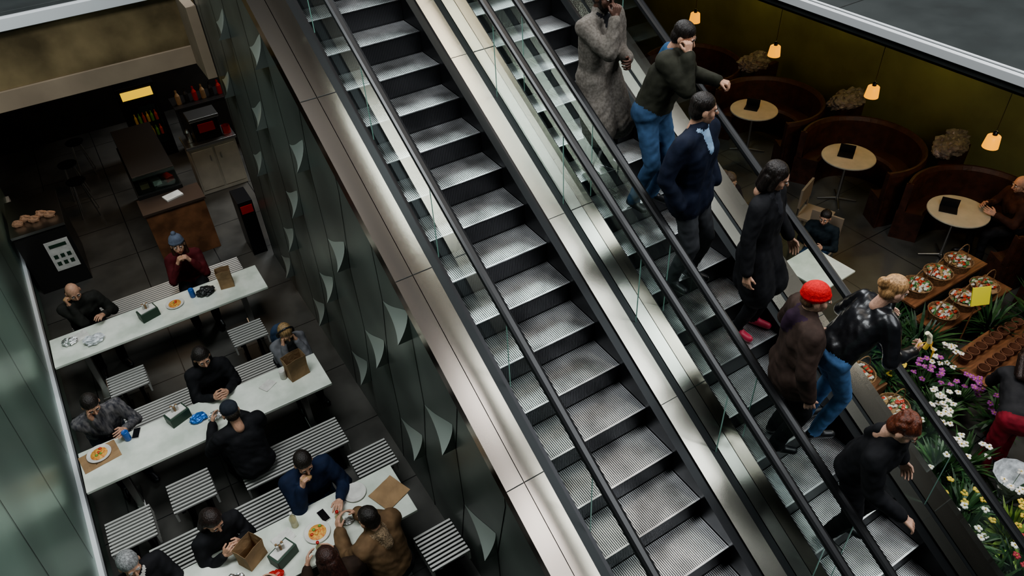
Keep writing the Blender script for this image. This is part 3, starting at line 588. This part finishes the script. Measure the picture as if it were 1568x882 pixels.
sitter("older_man_with_grey_hair",-4.68,1.0,-75,black_c,hair='short',haircol=(.25,.25,.25),hp=-20,wr=(.1,.42,.84),wl=(-.1,.42,.84),shirt=whitep)
sitter("woman_with_long_brown_hair",-2.98,-.4,95,c("dark_brown_knit",(.03,.018,.012)),hair='long',haircol=(.035,.012,.008),hp=-15,slim=.9,bulk=.02)
sitter("person_in_grey_jacket",-3.66,-.4,85,c("charcoal_jacket",(.03,.03,.033)),hair='short',haircol=(.02,.012,.01),hp=-15)
sitter("seated_child",5.72,1.12,200,c("dark_teal",(.012,.02,.026)),hair='short',sc=1.0,pants=denim,hp=-15)
sitter("seated_woman",4.85,2.6,-90,c("dark_mauve",(.03,.02,.025)),hair='bun',haircol=(.1,.06,.04),hp=-15)
MB().box((4.85,2.6,F+.5),(.5,.5,.04),wood).tube((4.85,2.6,F),(4.85,2.6,F+.48),.04,steel).lathe((4.85,2.6,F),[(.22,0),(.22,.02),(.04,.04)],steel).build("cafe_stool",loc=(4.85,2.6,F))
sitter("seated_diner",8.5,-.35,150,c("dark_rust",(.05,.02,.012)),hair='bald',haircol=(.1,.05,.03),hp=-15,skin=0)
person("florist",(4.4,-2.7,F),35,black_c,c("crimson_leggings",(.13,.006,.014)),'long',haircol=(.02,.01,.008),sc=1.2,P=(0,-.1,.86),N=(0,.38,1.08),wr=(.12,.62,.62),wl=(-.12,.66,.66),hp=-55,slim=.9,feet=((.1,.12,.09),(-.12,-.45,.09)))
# ------------------------------------------------------------ flower shop
lg=mat("leaf_green",(.035,.085,.025),.5,0,6,.5); lg2=mat("leaf_dark",(.015,.046,.017),.45,0,6,.5); lg3=mat("leaf_lime",(.13,.20,.04),.5,0,6,.4)
fl={'white':mat("petal_white",(.60,.57,.52),.6),'purple':mat("petal_purple",(.24,.05,.22),.6),'red':mat("petal_red",(.28,.01,.025),.6),'yellow':mat("petal_yellow",(.5,.35,.05),.6),'pink':mat("petal_pink",(.42,.14,.2),.6)}
terra=mat("terracotta",(.15,.06,.03),.8,0,10,.2); wick=mat("wicker",(.20,.11,.05),.8,0,40,.4,.8,60)
def leaf(b,p,d,L,w,m,droop=.5):
    d=unit(V(*d)); side=np.cross(d,V(0,0,1)); side=side/max(np.linalg.norm(side),1e-6) if np.linalg.norm(side)>1e-3 else V(1,0,0)
    pts=[];q=V(*p)
    for i,ww in enumerate((.25,1,.85,.05)):
        pts+=[q-side*w*ww/2,q+side*w*ww/2]; d=unit(d+V(0,0,-droop*.5)); q=q+d*L/3
    b.add(pts,[(0,1,3,2),(2,3,5,4),(4,5,7,6)],m)
def plant(name,x,y,z,r,h,nl,leafm,flower=None,nf=0,pot=True,lw=.04,droop=.5,fs=.03,wrap=None):
    b=MB(); pr=r*.45
    if pot: b.lathe((x,y,z),[(0,0),(pr*.75,0),(pr,.16),(pr*1.08,.16),(pr*1.08,.19),(pr*.95,.19),(pr*.9,.15),(0,.15)],terra if pot is True else pot,16)
    z0=z+(.15 if pot else 0)
    if wrap: b.lathe((x,y,z),[(pr*.4,0),(pr*.7,h*.35),(r*.9,h*.75),(r*1.05,h*.85)],wrap,11)
    for k in range(nl):
        a=rng.uniform(0,6.283); e=rng.uniform(.35,1.4); st=rng.uniform(0,h*.5)
        leaf(b,(x+pr*.4*math.cos(a),y+pr*.4*math.sin(a),z0+st*.6),(math.cos(a)*math.cos(e),math.sin(a)*math.cos(e),math.sin(e)),rng.uniform(.6,1.1)*max(r,h*.6),lw*rng.uniform(.7,1.3),leafm if rng.random()<.7 else (lg if leafm is lg2 else lg2),droop)
    for k in range(nf):
        a=rng.uniform(0,6.283); rr=r*math.sqrt(rng.uniform(0,1)); zz=z0+h*rng.uniform(.55,1)
        cx,cy=x+rr*math.cos(a),y+rr*math.sin(a); b.tube((x,y,z0),(cx,cy,zz),.003,lg,seg=4)
        for q in range(5):
            t=q*1.2566+a; b.ell((cx+fs*.7*math.cos(t),cy+fs*.7*math.sin(t),zz+rng.uniform(-.3,.3)*fs),(fs*.6,fs*.6,fs*.3),fl[flower],6,4)
        b.ell((cx,cy,zz+fs*.2),(fs*.3,)*3,fl['yellow'] if flower!='yellow' else lg3,6,4)
    b.build(name,loc=(x,y,z))
def basket(name,x,y,z,r,cols):
    b=MB(); b.lathe((x,y,z),[(0,0),(r*.8,0),(r,.14),(r*1.04,.15),(r*.96,.15),(r*.78,.03),(0,.03)],wick,18)
    b.lathe((x,y,z),[(0,.13),(r*.6,.125),(r*.93,.10)],kraft,16)
    for k in range(60):
        a=rng.uniform(0,6.28);rr=r*.82*math.sqrt(rng.uniform(0,1)); b.ell((x+rr*math.cos(a),y+rr*math.sin(a),z+.14+rng.uniform(0,.05)*(1-rr/r)),(.034,.024,.014),cols[k%len(cols)],7,5,.5)
    for k in range(12):
        a=math.pi*k/12;a2=math.pi*(k+1)/12; b.tube((x+r*math.cos(a),y,z+.14+.28*math.sin(a)),(x+r*math.cos(a2),y,z+.14+.28*math.sin(a2)),.008,wick,seg=6)
    b.build(name,loc=(x,y,z))
pk=[mat("pack_red",(.42,.05,.03),.3),mat("pack_white",(.5,.48,.43),.3),mat("pack_green",(.08,.2,.07),.3),mat("pack_tan",(.33,.21,.1),.3),mat("pack_white",())]
b=MB(); 
for k,(yy,zz) in enumerate(((-.52,.70),(-.97,.52))): b.box((6.3,yy,F+zz),(1.7,.42,.04),wood); b.box((6.3,yy,F+zz/2),(1.6,.36,zz-.04),dark)
b.build("display_stand",bevel=.005,loc=(6.3,-.75,F))
for k,(x,y,zz) in enumerate(((5.72,-.52,.722),(6.2,-.52,.722),(6.68,-.52,.722),(5.74,-.98,.542),(6.22,-.98,.542),(6.7,-.98,.542))): basket("basket_of_packets",x,y,F+zz,.2,pk)
basket("basket_of_packets",3.95,-1.02,F+.40,.22,pk); basket("basket_of_packets",4.05,-1.55,F+.2,.2,pk)
MB().box((4.0,-1.05,F+.2),(.5,.5,.4),wood).build("wooden_crate",bevel=.01,loc=(4,-1.05,F))
MB().lathe((4.05,-1.55,F),[(.1,0),(.12,.2),(0,.2)],wood,12).build("basket_plinth",loc=(4.05,-1.55,F))
b=MB(); b.box((5.95,-1.75,F+.4),(1.5,.6,.05),wood); 
for sx in(-.65,.65):
    for sy in(-.24,.24): b.box((5.95+sx,-1.75+sy,F+.19),(.06,.06,.38),wood)
b.build("potting_bench",bevel=.005,loc=(5.95,-1.75,F))
for k in range(16): 
    x=5.35+.17*(k%8); y=-1.88+.26*(k//8); MB().lathe((x,y,F+.426),[(0,0),(.055,0),(.075,.1),(.08,.1),(.08,.13),(.07,.13),(.06,.02),(0,.02)],terra,14).build("terracotta_pot",loc=(x,y,F+.426))
b=MB(); b.box((5.75,-1.33,F+1.2),(.26,.015,.26),mat("yellow_sign",(.65,.6,.06),.5),rz=-25,rx=-20); b.tube((5.75,-1.33,F),(5.75,-1.32,F+1.1),.01,wood); b.build("price_sign",loc=(5.75,-1.33,F))
for (x,y,r,h) in((5.25,-1.05,.36,.95),(6.95,-1.75,.38,1.0),(4.85,-1.0,.3,.7),(7.35,-2.4,.4,1.0),(5.30,-.5,.3,.8),(6.4,-1.38,.25,.8),(5.0,-.72,.3,.75)): plant("potted_palm",x,y,F,r,h,110,lg2,lw=.045,droop=.45)
S=[(4.65,-1.55,'purple'),(4.4,-1.95,'white'),(4.85,-1.95,'purple'),(4.05,-2.05,'white'),(5.05,-1.5,'white'),(5.3,-2.35,'white'),(4.95,-2.4,'purple'),(4.42,-1.2,'yellow'),(5.75,-2.4,'white'),(6.2,-2.45,'pink'),(6.6,-2.6,'white'),(5.5,-2.8,'purple')]
for x,y,cc in S: plant("flowering_orchid",x,y,F,.19,.62,56,lg,cc,15,pot=wick if cc=='yellow' else True,lw=.045,fs=.034)
for x,y,cc in((4.45,-3.35,'white'),(4.9,-3.3,'white'),(4.65,-3.75,'pink'),(5.3,-3.2,'white'),(4.0,-3.1,'white'),(5.15,-3.7,'white')): plant("wrapped_bouquet",x,y,F+.0,.24,.75,26,lg,cc,9,pot=False,wrap=plastic,fs=.034)
for x,y,cc,m_ in((3.35,-2.95,'yellow',lg),(2.95,-3.2,'white',lg),(3.45,-3.45,'yellow',lg3),(3.1,-3.75,'red',lg2),(3.75,-3.85,'red',lg2),(2.7,-3.65,'white',lg),(3.6,-2.5,'white',lg),(4.15,-3.95,'red',lg),(3.9,-2.6,'white',lg)): plant("cut_flower_bunch",x,y,F,.25,.75,110,m_,cc,8,pot=mat("steel_bucket",(.1,.1,.1),.4,.8),lw=.045,droop=.3,fs=.034)
# ------------------------------------------------------------ lights
def area(name,loc,target,sx,sy,e,col=(1,1,1)):
    l=bpy.data.lights.new(name,'AREA'); l.shape='RECTANGLE'; l.size=sx; l.size_y=sy; l.energy=e; l.color=col
    o=bpy.data.objects.new(name,l); o.location=loc; o.rotation_euler=(Vector(target)-Vector(loc)).to_track_quat('-Z','Y').to_euler(); bpy.context.collection.objects.link(o)
for yy,e_ in((-11,620),(-7.2,560),(-3.2,520)): area("skylight_main",(6.0,yy,11),(5.5,yy+.8,0),9,1.9,e_,(.93,.97,1))
area("upper_deck_fill",(4.0,1.2,11),(3.5,1.2,0),6,1.2,130,(1,.88,.74))  # added fill strip out of view, lifts the upper decks
area("upper_deck_fill",(4.0,5.2,11),(3.5,5,0),6,1.2,110,(1,.88,.74))  # second added fill strip for the upper decks
area("skylight_court",(-3.8,1,10),(-3.3,1,-3),3,6,950,(.94,.98,1))
area("tread_reflection_light",(7,14.5,13),(0,0,0),8,4.5,2100,(.93,.97,1))  # added area light out of view, placed for the treads to reflect
area("kitchen_light",(-3,9.5,.05),(-3,9.5,-3),1.5,1.5,24,(1,.75,.52))
area("shop_light",(5.2,-2.2,.84),(5.2,-2.2,-3),1.6,1.6,95,(1,.95,.88))
w=bpy.data.worlds.new("world"); bpy.context.scene.world=w; w.use_nodes=True; w.node_tree.nodes["Background"].inputs[0].default_value=(.55,.65,.72,1); w.node_tree.nodes["Background"].inputs[1].default_value=.06
try: bpy.context.scene.view_settings.look='AgX - Medium High Contrast'
except Exception as ex: print(ex)
# ------------------------------------------------------------ camera
cd=bpy.data.cameras.new("camera"); co=bpy.data.objects.new("camera",cd); bpy.context.collection.objects.link(co); bpy.context.scene.camera=co
cd.sensor_width=36; cd.lens=1142/1568*36
r2=Vector((.8457,-.5318,-.0441)); u2=Vector((.3724,.5288,.7627)); f=Vector((.3823,.6615,-.6452))
M=Matrix((r2,u2,-f)).transposed().to_4x4(); co.matrix_world=Matrix.Translation((-3.2646,-4.5134,4.6498))@M
cd.clip_end=100
